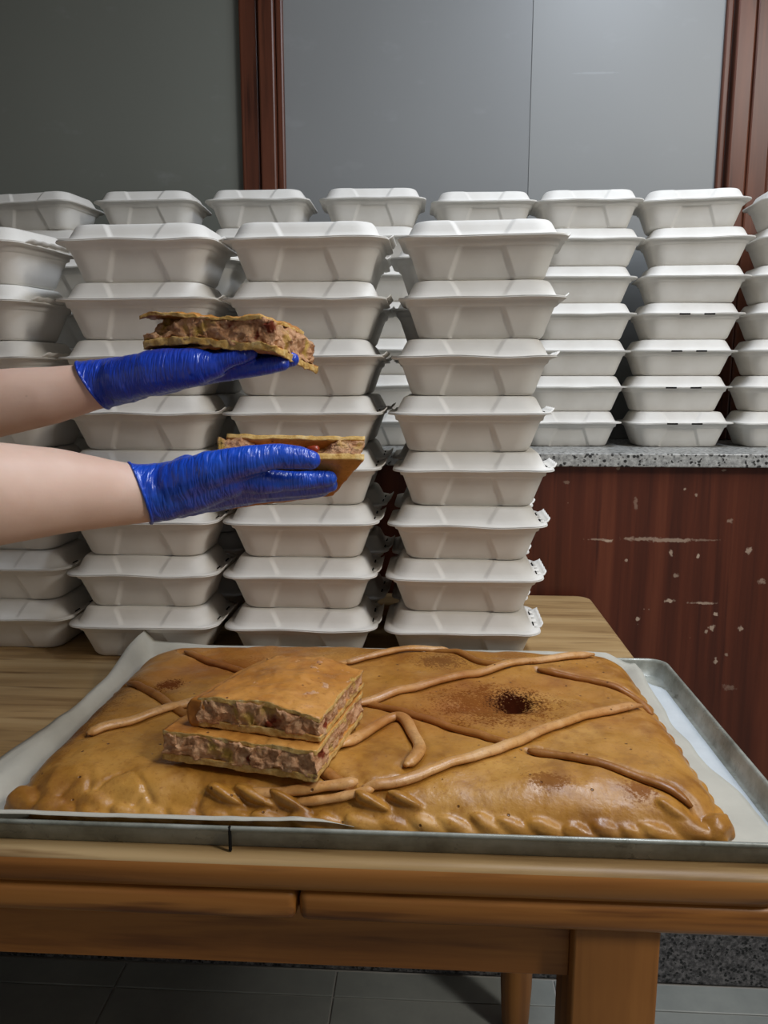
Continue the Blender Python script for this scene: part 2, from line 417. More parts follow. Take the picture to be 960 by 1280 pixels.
# ------------------------------------------------------------------ table
TZ = 0.85
tb = tag(empty('wooden_table', (0, 1.03, 0)), 'light brown wooden extending table carrying the pie tray and box stacks', 'table')
def tpart(name, bm, mat, smooth=True):
    o = from_bm(name, bm, mat, tb, smooth); o.location = (0, -1.03, 0); return o
X0, X1, Y0, Y1 = -1.08, 0.315, 0.600, 1.470
bm = bmesh.new()
prof = [(0.012, -0.031), (0.004, -0.0292), (0.0008, -0.023), (0.0, -0.013), (0.0012, -0.005), (0.0045, -0.0012), (0.011, 0.0), (0.03, 0.0)]
loops = []
for ins, z in prof:
    a, b = (X1 - X0) / 2 - ins, (Y1 - Y0) / 2 - ins
    loops.append([Vector((x + (X0 + X1) / 2, y + (Y0 + Y1) / 2, TZ + z)) for x, y in ring_loop(a, b, max(0.032 - ins, .006), 12, 10, 8)])
skin_loops(bm, loops)
top = tpart('tabletop', bm, M['oak']); top.data.materials.append(M['oak_edge'])
for p in top.data.polygons:
    if p.normal.z < 0.55: p.material_index = 1
def rail(x0, x1, y0, y1): tpart('edge_rail', box_bm(x0, x1, y0, y1, 0.789, 0.818, 0.008, 3), M['oak_edge'])
rail(X0 + .004, -0.1105, 0.604, 0.66); rail(-0.1085, X1 - .004, 0.604, 0.66)
rail(X0 + .004, X1 - .004, 1.41, 1.466); rail(X0 + .004, X0 + .06, 0.662, 1.408); rail(X1 - .06, X1 - .004, 0.662, 1.408)
AZ0, AZ1 = 0.728, 0.789
tpart('apron', box_bm(-0.91, 0.131, 0.628, 0.65, AZ0, AZ1, 0.001, 1), M['oak_edge'], False)
tpart('apron', box_bm(-0.93, 0.15, 1.34, 1.362, AZ0, AZ1, 0.001, 1), M['oak_edge'], False)
tpart('apron', box_bm(0.165, 0.187, 0.68, 1.33, AZ0, AZ1, 0.001, 1), M['oak_edge'], False)
tpart('apron', box_bm(-0.965, -0.943, 0.68, 1.33, AZ0, AZ1, 0.001, 1), M['oak_edge'], False)
for x in (0.131, -0.985):
    tpart('leg', box_bm(x, x + 0.0745, 0.612, 0.6865, 0.0, AZ1, 0.003, 2), M['oak_leg'], True)
    bm = bmesh.new(); lp = []
    for r, z in [(0.020, 0), (0.026, 0.02), (0.030, 0.10), (0.033, 0.3), (0.036, 0.6), (0.037, AZ1)]:
        lp.append([Vector((x + .051 + r * math.cos(k * math.pi / 12), 1.35 + r * math.sin(k * math.pi / 12), z)) for k in range(24)])
    skin_loops(bm, lp); tpart('leg', bm, M['oak_leg'])

# ------------------------------------------------------------------ takeaway boxes
def box_meshes(seed, ribs=True):
    rnd = random.Random(seed); off = rnd.uniform(0, 50)
    def loop(a, b, r, z, w=None, dep=0.0036, warp=0.0):
        out = []; r = min(r, a * .98, b * .98); ww = w or 0.031; e = a - r; h = 0.0034
        half = [0.0, ww * .5, ww - h - .0012, ww - h, ww - h * .33, ww + h * .33, ww + h, ww + h + .0012]
        half += [ww + h + .0012 + (e - ww - h - .0012) * k / 6 for k in range(1, 6)]
        side = sorted({-k for k in half[1:]} | set(half))
        rec = lambda x: sm(ww + h, ww - h, abs(x)) if (w and ribs) else 0.0
        pts = []
        def arc(cx, cy, a0):
            for q in range(8): t = R(a0 + 90 * q / 7); pts.append((cx + r * math.cos(t), cy + r * math.sin(t)))
        arc(e, -b + r, -90); f = b - r
        pts += [(a, -f + 2 * f * k / 8) for k in range(1, 8)]
        arc(e, f, 0); pts += [(x, b - dep * rec(x)) for x in reversed(side)]
        arc(-e, f, 90); pts += [(-a, f - 2 * f * k / 8) for k in range(1, 8)]
        arc(-e, -f, 180); pts += [(x, -b + dep * rec(x)) for x in side]
        for x, y in pts:
            zz = z
            if warp:
                c = (abs(x) / a) ** 4
                zz += warp * (noise.noise((x * 14 + off, y * 14, off)) + c * 0.8 * noise.noise((off, x * 9, y * 9)))
            out.append(Vector((x, y, zz)))
        return out
    bm = bmesh.new()
    base = [(.060, .030, .015, 0.0010, None, 0), (.078, .045, .020, 0.0, None, 0), (.083, .0495, .022, .0012, .043, 0), (.0862, .0525, .024, .005, .042, 0),
            (.0905, .0567, .025, .018, .037, 0), (.0950, .0612, .026, .031, .032, 0), (.0985, .0645, .027, .041, .028, 0), (.0993, .0653, .027, .0425, .027, 0),
            (.1025, .0683, .028, .0440, None, 0), (.1035, .0692, .028, .0490, None, 0), (.1050, .0705, .028, .0505, None, .001),
            (.1125, .0768, .026, .0512, None, .0022), (.1128, .0771, .026, .0524, None, .0022), (.1040, .0700, .027, .0528, None, .0008)]
    skin_loops(bm, [loop(a, b, r, z, w, warp=wp) for a, b, r, z, w, wp in base])
    bmesh.ops.recalc_face_normals(bm, faces=bm.faces)
    mb = bpy.data.meshes.new('base'); bm.to_mesh(mb); bm.free()
    bm = bmesh.new()
    lid = [(.1040, .0695, .027, .0529, None, .0008), (.1122, .0765, .026, .0530, None, .0022), (.1124, .0766, .026, .0540, None, .0022), (.1045, .0705, .028, .0541, None, .001),
           (.1015, .0675, .028, .0556, .0295, 0), (.0985, .0645, .028, .0618, .033, 0), (.0955, .0615, .027, .0680, .0365, 0), (.0925, .0585, .026, .0735, .040, 0), (.0900, .0560, .024, .0758, .042, 0),
           (.0860, .0520, .022, .0769, .043, 0), (.0800, .0460, .02, .0770, None, 0), (.05, .025, .012, .0768, None, 0)]
    skin_loops(bm, [loop(a, b, r, z, w, warp=wp) for a, b, r, z, w, wp in lid])
    bmesh.ops.recalc_face_normals(bm, faces=bm.faces)
    ml = bpy.data.meshes.new('lid'); bm.to_mesh(ml); bm.free()
    for me in (mb, ml):
        me.materials.append(M['pulp'])
        for p in me.polygons: p.use_smooth = True
    return mb, ml
VAR = [box_meshes(s) for s in (1, 2, 3)]
PLAIN = [box_meshes(s, False) for s in (11, 12)]
# locking tab on a short end: an upturned scalloped flap with two slits
def tab_mesh():
    bm = bmesh.new(); n = 14; rows = [(0.0, 0.0), (0.005, 0.0006), (0.0095, 0.003), (0.0125, 0.0065)]
    lo, hi = [], []
    for i, (dx, dz) in enumerate(rows):
        half = [0.046, 0.045, 0.043, 0.038][i]
        lo.append([Vector((0.1055 + dx, -half + 2 * half * k / n, 0.0528 + dz + 0.0009 * math.sin(k * 1.9))) for k in range(n + 1)])
        hi.append([p + Vector((-0.0003, 0, 0.0014)) for p in lo[-1]])
    vl = [[bm.verts.new(p) for p in r] for r in lo]; vh = [[bm.verts.new(p) for p in r] for r in hi]
    for i in range(len(rows) - 1):
        for k in range(n):
            bm.faces.new((vl[i][k], vl[i + 1][k], vl[i + 1][k + 1], vl[i][k + 1]))
            bm.faces.new((vh[i][k], vh[i][k + 1], vh[i + 1][k + 1], vh[i + 1][k]))
    for k in range(n):
        bm.faces.new((vl[-1][k], vh[-1][k], vh[-1][k + 1], vl[-1][k + 1])); bm.faces.new((vl[0][k], vl[0][k + 1], vh[0][k + 1], vh[0][k]))
    for i in range(len(rows) - 1):
        bm.faces.new((vl[i][0], vh[i][0], vh[i + 1][0], vl[i + 1][0])); bm.faces.new((vl[i][n], vl[i + 1][n], vh[i + 1][n], vh[i][n]))
    bmesh.ops.recalc_face_normals(bm, faces=bm.faces)
    me = bpy.data.meshes.new('latch_tab'); bm.to_mesh(me); bm.free(); me.materials.append(M['pulp'])
    for p in me.polygons: p.use_smooth = True
    return me
TAB = tab_mesh()
def slit_mesh(x0, x1, y0, y1, z0, z1):
    bm = box_bm(x0, x1, y0, y1, z0, z1, 0.0005, 1); me = bpy.data.meshes.new('slot'); bm.to_mesh(me); bm.free(); me.materials.append(M['slot']); return me
SLIT_END = [slit_mesh(0.1035, 0.1055, y - .008, y + .008, .0536, .0558) for y in (-0.026, 0.026)]
SLIT_FRONT = [slit_mesh(x - .0115, x + .0115, -.0776, -.0755, .0500, .0535) for x in (-0.024, 0.028)]
def takeout_box(loc, rz, label, group, variant, tabbed=False, front_slots=False, scale=1.0, tilt=0.0):
    e = empty('takeaway_box', loc, rz); e.scale = (scale,) * 3; e.rotation_euler = (tilt, 0, rz)
    tag(e, label, 'food box', group)
    def kid(n, me):
        o = bpy.data.objects.new(n, me); COL.objects.link(o); o.parent = e
    kid('base', variant[0]); kid('lid', variant[1])
    if tabbed:
        kid('latch_tab', TAB)
        for s in SLIT_END: kid('slot', s)
    if front_slots:
        for s in SLIT_FRONT: kid('slot', s)
ORD = ['bottom', 'second from bottom', 'third from bottom', 'fourth from bottom', 'fifth from bottom', 'third from top', 'second from top', 'top']
ORD7 = ['bottom', 'second from bottom', 'third from bottom', 'fourth from bottom', 'third from top', 'second from top', 'top']
BH = 0.0772
fronts = [
 ('front stack cut by left photo edge', [-.646, -.644, -.646, -.645, -.64, -.65, -.655, -.652], [0, 0, -2, -4, -7, -12, -14, -17], 1.165),
 ('front stack behind the bare forearms', [-.415, -.414, -.411, -.410, -.407, -.406, -.402, -.397], [0, .5, -.5, 1, 0, -1, -1, -2], 1.138),
 ('front stack behind the gloved fingers', [-.183, -.183, -.180, -.178, -.176, -.175, -.170, -.166], [.5, 0, 0, 1, .5, -.5, 0, -.8], 1.137),
 ('front stack beside the wooden counter panel', [.053, .055, .058, .065, .058, .063, .073, .0725], [-1, -1, -1.5, -1, -.5, -1.5, -2, -2.5], 1.137)]
for si, (desc, xs_, rots, yc) in enumerate(fronts):
    for k in range(8):
        takeout_box((xs_[k], yc + random.uniform(-.003, .003), TZ + 0.0003 + k * BH), R(rots[k]), 'white takeaway box, %s in the %s' % (ORD[k], desc),
                    'takeaway boxes stacked on the table', VAR[(k + si) % 3], tabbed=True)
for si, (desc, cx, yc) in enumerate([('second-row stack behind the left edge stack', -.640, 1.372), ('second-row stack behind the bare forearms stack', -.410, 1.312),
                                     ('second-row stack behind the gloved fingers stack', -.176, 1.310), ('second-row stack behind the stack beside the panel', .056, 1.308)]):
    for k in range(8):
        takeout_box((cx + random.uniform(-.004, .004), yc + random.uniform(-.003, .003), TZ + 0.0003 + k * BH), R(random.uniform(-1.5, 1.5)), 'white takeaway box, %s in the %s' % (ORD[k], desc),
                    'takeaway boxes stacked on the table', VAR[(k + si + 1) % 3], tabbed=True)
CX = [-.81, -.578, -.350, -.118, .098, .311, .521, .745]
CORD = ['leftmost counter stack', 'second counter stack from left', 'third counter stack from left', 'fourth counter stack from left',
        'fourth counter stack from right', 'third counter stack from right', 'second counter stack from right', 'rightmost counter stack']
for si, cx in enumerate(CX):
    hh = 0.0735 if si < 4 else 0.0722
    for k in range(7):
        x = cx + (k - 3) * (0.003 if si > 3 else 0.0) + random.uniform(-.004, .004)
        rz = random.uniform(-2, 2)
        if si == 6: x = cx + [-.004, -.010, -.005, .006, .012, .016, .004][k]; rz = [0, 0, 1, 2, -3, -5, -6][k]
        if si == 5: x = cx + [-.018, -.010, -.006, .002, .0, .010, .004][k]; rz = [0, 0, 0, 0, 1, 2, -1][k]
        if si == 0 and k == 6: rz = -10
        top = k == 6
        takeout_box((x, 1.682 + random.uniform(-.003, .003), 1.1233 + k * hh), R(rz), 'white takeaway box, %s in the %s' % (ORD7[k], CORD[si]),
                    'takeaway boxes stacked on the granite counter', VAR[k % 3] if k == 0 else PLAIN[k % 2] if not top else VAR[si % 3], front_slots=(si == 6 and k < 4), scale=hh / BH)

# ------------------------------------------------------------------ tray, papers
tr = tag(empty('baking_tray', (-0.04, 0.834, TZ)), 'large worn metal baking tray on the wooden table', 'tray')
bm = bmesh.new(); cx, cy = -0.04, 0.834; A, B = 0.364, 0.214
def trl(da, r, z): return [Vector((x, y, z)) for x, y in ring_loop(A + da, B + da, r, 10, 8, 8)]
skin_loops(bm, [trl(0, .018, .0004), trl(.004, .020, .020), trl(.0055, .021, .0233), trl(.0075, .022, .0240), trl(.0092, .022, .0232), trl(.0092, .022, .0205), trl(.0078, .022, .0200),
                trl(.0060, .021, .0195), trl(.0035, .019, .0150), trl(.001, .018, .0022), trl(-.004, .015, .0016)])
from_bm('pan', bm, M['steel'], tr)
at(box('seam', -0.170, -0.1675, 0.6107, 0.6135, TZ + 0.0005, TZ + 0.0242, M['slot'], tr, 0.0005, 1), (-0.04, 0.834, TZ))

def sheet(name, x0, x1, y0, y1, nx, ny, zf, shape, mat, label, thick=0.0004):
    bm = bmesh.new(); vs = []
    for j in range(ny + 1):
        row = []
        for i in range(nx + 1):
            x, y = shape(i / nx, j / ny, x0 + (x1 - x0) * i / nx, y0 + (y1 - y0) * j / ny)
            row.append(bm.verts.new((x, y, zf(x, y))))
        vs.append(row)
    for j in range(ny):
        for i in range(nx): bm.faces.new((vs[j][i], vs[j][i + 1], vs[j + 1][i + 1], vs[j + 1][i]))
    o = from_bm(name, bm, mat)
    md = o.modifiers.new('thickness', 'SOLIDIFY'); md.thickness = thick; md.offset = 1
    return tag(o, label, 'paper')
FT = TZ + 0.0024
def zA(x, y):
    z = FT + 0.0012
    z = max(z, FT + 0.026 * sm(-0.388, -0.409, x))                      # left edge climbs over the tray wall
    z += 0.020 * sm(-0.36, -0.415, x) * sm(0.93, 1.05, y)               # back-left corner stands up
    z += 0.0245 * sm(0.636, 0.6215, y) * sm(0.02, -0.10, x)               # front edge lies on the front rim
    z = max(z, FT + 0.030 * sm(1.035, 1.052, y) * sm(.29, .25, x))      # back edge against the rear wall
    z += 0.014 * sm(.255, .29, x) * sm(.93, 1.03, y)
    z += 0.0022 * max(0, fbm(x * 16, y * 16, 2.0)) + 0.003 * max(0, noise.noise((x * 9, y * 30, 5))) * sm(-.38, -.41, x)
    return z
def shA(u, v, x, y):
    x += 0.006 * noise.noise((y * 11, 1.0, 3.0)) * sm(.15, 0, u) - 0.030 * sm(.55, .0, v) * sm(.2, 0, u) * sm(0, .14, v)
    x += (0.010 * noise.noise((y * 13, 6.0, 1.0)) + 0.020 * sm(.5, .05, v) - 0.006 * sm(.6, 1, v)) * sm(.9, 1, u)
    y += 0.012 * sm(-.16, .02, x) * sm(.2, 0, v)
    y += 0.0012 * noise.noise((x * 12, 2, 2)) + 0.016 * sm(.12, 0, u) * sm(.8, 1, v)
    return x, y
sheet('parchment_sheet', -0.412, 0.298, 0.6135, 1.052, 110, 70, zA, shA, M['parchment'], 'crumpled baking parchment under the pie, curling up at the left')
def zB(x, y): return FT + 0.0001 + 0.0005 * abs(noise.noise((x * 20, y * 20, 9)))
def shB(u, v, x, y):
    x -= 0.03 * sm(.93, 1, v) * sm(.6, 1, u) * 0.6
    return x, y
sheet('paper_liner', 0.19, 0.318, 0.628, 1.022, 16, 40, zB, shB, M['white_paper'], 'smooth white paper liner showing along the right of the tray', 0.0002)

# ------------------------------------------------------------------ the big pie
PC = (-0.058, 0.8275); PHX, PHY, PR = 0.330, 0.2055, 0.06
PB = FT + 0.0026
STRIPS = {
 'A': ([(-.056, .646), (-.022, .656), (.022, .682), (.07, .714), (.132, .767), (.19, .81), (.243, .839)], .0060, 'strip'),
 'B': ([(-.08, .816), (-.029, .855), (.028, .897), (.089, .935), (.164, .971), (.222, .993)], .0060, 'strip'),
 'C': ([(-.101, .939), (-.054, .97), (-.014, .993), (.03, 1.003)], .0052, 'strip'),
 'D': ([(-.345, .728), (-.333, .741), (-.295, .776), (-.266, .81), (-.225, .84), (-.17, .885), (-.101, .939)], .0060, 'strip'),
 'E1': ([(-.362, .880), (-.303, .826), (-.269, .792), (-.244, .775)], .0056, 'strip_shaded'),
 'E2': ([(-.322, .98), (-.268, .935), (-.215, .905), (-.13, .868), (-.074, .834)], .0056, 'strip_shaded'),
 'E3': ([(-.074, .834), (-.027, .806), (.024, .774), (.057, .751), (.085, .732)], .0052, 'strip_shaded'),
 'E4': ([(.101, .719), (.145, .702), (.191, .677), (.236, .646)], .0048, 'strip_shaded'),
 'E5': ([(.0, 1.002), (.041, .985), (.07, .96), (.102, .944)], .0052, 'strip_shaded'),
 'E6': ([(.14, .935), (.202, .907), (.242, .877), (.257, .845)], .0048, 'strip_shaded'),
 'G': ([(-.083, .712), (-.062, .745), (-.037, .782), (-.022, .779), (-.011, .744), (-.005, .715), (-.009, .693), (-.018, .677)], .0064, 'strip'),
 'H': ([(-.13, .70), (-.093, .667), (-.077, .654), (-.065, .647)], .0066, 'strip_shaded'),
 'I': ([(-.060, .652), (-.093, .6455), (-.128, .641), (-.160, .639)], .0062, 'strip'),
 'J': ([(-.045, .6455), (-.068, .6405), (-.09, .6365), (-.115, .6345)], .0050, 'strip')}
SPATH = {k: catmull([(x, y, 0) for x, y in v[0]], 10) for k, v in STRIPS.items()}
ALLP = [(p.x, p.y, 0.0044 if k[0] in 'EH' else 0.0030) for k, pp in SPATH.items() for p in pp]
def pie_d(x, y):
    qx = abs(x - PC[0]) - PHX + PR; qy = abs(y - PC[1]) - PHY + PR
    return -(math.hypot(max(qx, 0), max(qy, 0)) + min(max(qx, qy), 0) - PR)
def pie_h0(x, y):
    t = min(max(pie_d(x, y) / 0.058, 0), 1)
    e = (1 - (1 - t) ** 2.6) ** 0.6
    h = 0.0445 * e
    h += e * (0.0050 * noise.noise((x * 7 + 3, y * 9, 1.5)) + 0.0030 * noise.noise((x * 21, y * 25, 4.0)) + 0.0009 * noise.noise((x * 60, y * 60, 2.0)) + 0.003 * sm(.85, .98, y))
    return PB + h
from mathutils import kdtree
KD = kdtree.KDTree(len(ALLP))
for i_, (px, py, dp) in enumerate(ALLP): KD.insert((px, py, 0), i_)
KD.balance()
def pie_h(x, y):
    h = pie_h0(x, y); dip = 0
    for co, i_, dist in KD.find_range((x, y, 0), 0.018): dip = max(dip, ALLP[i_][2] * math.exp(-(dist / 0.0085) ** 4))
    d2 = ((x - .099) / .020) ** 2 + ((y - .834) / .020) ** 2
    # torn crease in front of the burnt vent
    d3 = ((x - .062) / .030) ** 2 + ((y - .815) / .006) ** 2
    # tucks and creases along the front-left rim
    tuck = 0.0050 * abs(noise.noise((x * 34 + y * 12, y * 20, 8.0))) * sm(.70, .64, y) * sm(-.02, -.16, x)
    tuck += 0.003 * abs(noise.noise((y * 30, x * 14, 3.0))) * sm(-.33, -.38, x)
    crack = 0.0
    for x0, sl, y1 in ((-.335, .5, .655), (-.300, -.4, .660), (-.262, .6, .650), (-.205, .3, .648), (-.315, 1.2, .672), (-.240, -1.0, .665)):
        xx = x0 + sl * (y - .63) + 0.004 * noise.noise((y * 60, x0 * 40, 0))
        crack = max(crack, 0.0055 * math.exp(-((x - xx) / .0024) ** 2) * sm(y1, y1 - .02, y))
    h -= crack
    return h - dip - 0.011 * math.exp(-d2) * (1 + .4 * noise.noise((x * 90, y * 90, 0))) - 0.003 * math.exp(-d3) - tuck
pie = tag(empty('filled_pie', (PC[0], PC[1], PB)), 'large golden rectangular filled pie with dough strips on parchment', 'pie')
off = (PC[0], PC[1], PB)
bm = bmesh.new(); NU, NV = 320, 210; vs = []
def warp(u, v):           # square grid -> rounded rectangle, rows follow the rim
    x, y = u * PHX, v * PHY
    # pull the corners onto the rounded outline
    qx = abs(x) - (PHX - PR * 1.0); qy = abs(y) - (PHY - PR * 1.0)
    if qx > 0 and qy > 0:
        mx = max(qx, qy); L = math.hypot(qx, qy); s = mx / L
        x = math.copysign(PHX - PR + qx * s, x); y = math.copysign(PHY - PR + qy * s, y)
    return x + PC[0], y + PC[1]
for j in range(NV + 1):
    row = []
    for i in range(NU + 1):
        u, v = -1 + 2 * i / NU, -1 + 2 * j / NV
        f = lambda t: math.copysign(1 - (1 - abs(t)) ** 1.25, t)
        x, y = warp(f(u), f(v))
        row.append(bm.verts.new((x - off[0], y - off[1], pie_h(x, y) - PB)))
    vs.append(row)
for j in range(NV):
    for i in range(NU): bm.faces.new((vs[j][i], vs[j][i + 1], vs[j + 1][i + 1], vs[j + 1][i]))
rim = [vs[0][i] for i in range(NU + 1)] + [vs[j][NU] for j in range(1, NV + 1)] + [vs[NV][i] for i in range(NU - 1, -1, -1)] + [vs[j][0] for j in range(NV - 1, 0, -1)]
bm.faces.new(list(reversed(rim)))
# crimped rim: twisted strands pinched out of the same dough, fused with the crust
lbm = bmesh.new()
def lobe(x, y, z, yaw, pitch, roll=-25, L=.026, rw=.0080, rh=.0078):
    r = bmesh.ops.create_uvsphere(lbm, u_segments=20, v_segments=14, radius=1.0, matrix=Matrix.Rotation(R(90), 4, 'Y'))
    mt = Matrix.Translation((x - off[0], y - off[1], z - PB)) @ (Matrix.Rotation(R(yaw), 4, 'Z') @ Matrix.Rotation(R(pitch), 4, 'Y') @ Matrix.Rotation(R(roll), 4, 'X'))
    sd = random.uniform(0, 50)
    for v in r['verts']:
        a_, b_, c_ = v.co; t = 1 - 0.42 * a_; k = 1 + 0.14 * noise.noise((a_ * 1.3 + sd, b_ * 1.6, c_ * 1.6))
        v.co = mt @ Vector((a_ * L * k, (b_ * t + 0.3 * a_ * abs(a_)) * rw * k, c_ * t * rh * k))
x = -0.310
while x < 0.228:
    sc = 1.0 + random.uniform(-.15, .15)
    lobe(x, 0.6285 + random.uniform(-.001, .001), PB + 0.0125 + random.uniform(-.0015, .001), -8 + random.uniform(-5, 5), 17 + random.uniform(-5, 5), -25, .027 * sc, .0078, .0082)
    x += 0.0275 * sc
y = 0.655
while y < 0.985:
    sc = 0.85 + random.uniform(-.1, .1)
    lobe(.2665, y, PB + 0.0075, 83 + random.uniform(-5, 5), 14, 20, .026 * sc); lobe(-.383, y, PB + 0.0075, 97 + random.uniform(-5, 5), 14, -20, .026 * sc)
    y += 0.030 * sc
lobe(.258, .642, PB + .014, 35, -10, 0, .018, .012, .0135); lobe(.234, .632, PB + .015, -12, 8, -25, .028, .009, .010); lobe(.222, .640, PB + .026, -30, 20, -35, .022, .010, .007)
lobe(-.362, .642, PB + .014, -35, 4, 0, .026, .013, .014); lobe(-.330, .632, PB + .013, -12, 6, 0, .026, .011, .013); lobe(-.290, .634, PB + .018, -15, 10, -20, .026, .010, .012)
for (x, y, yaw, s_) in [(-.178, .640, -26, .9), (-.150, .639, -24, 1.0), (-.120, .637, -20, .95), (-.045, .638, -24, .85), (-.015, .640, -20, .85)]:
    lobe(x, y, pie_h0(x, y) - .0020, yaw, 12, -42, .022 * s_, .0110, .0055)
me1 = bpy.data.meshes.new('lobes'); lbm.to_mesh(me1); lbm.free(); bm.from_mesh(me1); bpy.data.meshes.remove(me1)
me0 = bpy.data.meshes.new('crust_raw'); bm.to_mesh(me0); bm.free()
ob0 = bpy.data.objects.new('tmp', me0); COL.objects.link(ob0)
md = ob0.modifiers.new('r', 'REMESH'); md.mode = 'VOXEL'; md.voxel_size = 0.0017
ms = ob0.modifiers.new('s', 'SMOOTH'); ms.iterations = 4; ms.factor = 0.5
me = bpy.data.meshes.new_from_object(ob0.evaluated_get(bpy.context.evaluated_depsgraph_get()))
bpy.data.objects.remove(ob0); bpy.data.meshes.remove(me0)
me.name = 'crust'
crust = link('crust', me, M['crust'], pie)
me.transform(Matrix.Translation(off))
crust.location = -Vector(off)
for k, (pts, r, mat) in STRIPS.items():
    lift = 0.0016 if k[0] in 'ABCDGIJ' else 0.0006
    path = [Vector((p.x, p.y, pie_h0(p.x, p.y) + lift - (0.002 if mat == 'strip_shaded' else 0))) for p in SPATH[k]]
    ends = lambda t, r=r: r * (0.45 + 0.55 * min(1, sm(0, .06, t) + 0.0) * 1.0) * (0.45 + 0.55 * sm(1.0, .94, t)) * (1 + 0.06 * math.sin(t * 17 + r * 4000))
    o = from_bm('dough_strip', tube_bm(path, ends, 12, flat=0.72), M[mat], pie); o.location = -Vector(off)
# ------------------------------------------------------------------ slices
def slab(name, fmap, u0, u1, v0, v1, w0, w1, mat, parent, nu=56, nv=40, nw=6, wob=0.0, seed=0.0, org=(0, 0, 0), fn=None):
    """closed block in (u,v,w) pushed through fmap; wob = lumpiness in metres"""
    bm = bmesh.new(); cache = {}
    def vert(i, j, k):
        if (i, j, k) not in cache:
            u, v, w = u0 + (u1 - u0) * i / nu, v0 + (v1 - v0) * j / nv, w0 + (w1 - w0) * k / nw
            if fn: u, v, w = fn(u, v, w)
            p = fmap(u, v, w)
            if wob:
                q = p * 85
                d = Vector((noise.noise(q + Vector((seed, 0, 0))), noise.noise(q + Vector((0, seed + 5, 0))), noise.noise(q + Vector((0, 0, seed + 9)))))
                q3 = p * 420
                d += 0.30 * Vector((noise.noise(q3 + Vector((seed, 7, 3))), noise.noise(q3 + Vector((3, seed, 7))), noise.noise(q3 + Vector((7, 3, seed)))))
                q2 = p * 210
                d += 0.5 * Vector((noise.noise(q2 + Vector((seed, 0, 3))), noise.noise(q2 + Vector((3, seed, 0))), noise.noise(q2 + Vector((0, 3, seed)))))
                p = p + d * wob
            cache[(i, j, k)] = bm.verts.new(p - Vector(org))
        return cache[(i, j, k)]
    for i in range(nu):
        for j in range(nv):
            bm.faces.new((vert(i, j, 0), vert(i, j + 1, 0), vert(i + 1, j + 1, 0), vert(i + 1, j, 0)))
            bm.faces.new((vert(i, j, nw), vert(i + 1, j, nw), vert(i + 1, j + 1, nw), vert(i, j + 1, nw)))
    for i in range(nu):
        for k in range(nw):
            bm.faces.new((vert(i, 0, k), vert(i + 1, 0, k), vert(i + 1, 0, k + 1), vert(i, 0, k + 1)))
            bm.faces.new((vert(i, nv, k), vert(i, nv, k + 1), vert(i + 1, nv, k + 1), vert(i + 1, nv, k)))
    for j in range(nv):
        for k in range(nw):
            bm.faces.new((vert(0, j, k), vert(0, j, k + 1), vert(0, j + 1, k + 1), vert(0, j + 1, k)))
            bm.faces.new((vert(nu, j, k), vert(nu, j + 1, k), vert(nu, j + 1, k + 1), vert(nu, j, k + 1)))
    return from_bm(name, bm, mat, parent)
def bil(q, u, v): return (q[0] * (1 - u) + q[1] * u) * (1 - v) + (q[3] * (1 - u) + q[2] * u) * v
def crumb_sides(o, updir):
    """the cut faces of a crust show the yellow crumb"""
    o.data.materials.append(M['crumb'])
    for p in o.data.polygons:
        if abs(p.normal.dot(updir)) < 0.55: p.material_index = 1
UP = Vector((0, 0, 1))
def pie_slice(quad, z0, thick, label, seed, top_fn=None, close_left=False):
    q = [Vector(p) for p in quad]
    c = sum(q, Vector()) / 4; c.z = z0
    e = tag(empty('pie_slice', c), label, 'pie slice', 'cut slices of pie')
    def F(u, v, w):
        p = bil(q, u, v); p.z = z0 + 0.001 + w * thick
        if top_fn: p.z += top_fn(u, v) * w * thick
        p.z += 0.0012 * noise.noise((u * 5 + seed, v * 5, seed)) * (0.3 + w)
        return p
    o = slab('bottom_crust', F, 0, 1, 0, 1, 0, 0.24, M['slice_crust'], e, wob=0.0012, seed=seed, org=c); crumb_sides(o, UP)
    slab('filling', F, 0.01, 0.992, 0.0, 0.99, 0.2, 0.9, M['filling'], e, 100, 60, 18, wob=0.0040, seed=seed + 3, org=c)
    o = slab('top_crust', F, 0.0, 1.0, 0.004, 1.0, 0.85, 1.0, M['slice_crust'], e, wob=0.0014, seed=seed + 6, org=c); crumb_sides(o, UP)
    if close_left:
        def G(u, v, w):
            p = F(0, v, w); d = (F(0, v, .5) - F(1, v, .5)); d.z = 0; d.normalize()
            return p + d * (u * 0.012 * math.sin(math.pi * min(1, .12 + w * .8)) ** .6)
        slab('crust_edge', G, -0.6, 1, 0, 1, 0, 0.95, M['slice_crust'], e, 8, 24, 10, wob=0.0010, seed=seed + 8, org=c)
    return e
SZ = max(pie_h(x, y) for x in [-.245 + .01 * k for k in range(18)] for y in [.645 + .01 * k for k in range(16)])
SZ = max(SZ, 0.8985)
pie_slice([(-.247, .672, 0), (-.096, .638, 0), (-.066, .775, 0), (-.200, .806, 0)], SZ, 0.029, 'lower pie slice lying on the pie, showing pink filling along its front', 2.0)
pie_slice([(-.214, .680, 0), (-.094, .652, 0), (-.066, .786, 0), (-.168, .806, 0)], SZ + 0.0305, 0.0265, 'upper pie slice with brown speckled crust stacked on another slice', 6.0,
          top_fn=lambda u, v: 0.22 * math.sin(math.pi * min(1, max(0, u * .75 + .05))) - 0.28 * sm(.55, 1, u) - .15 * sm(.5, 1, v), close_left=True)

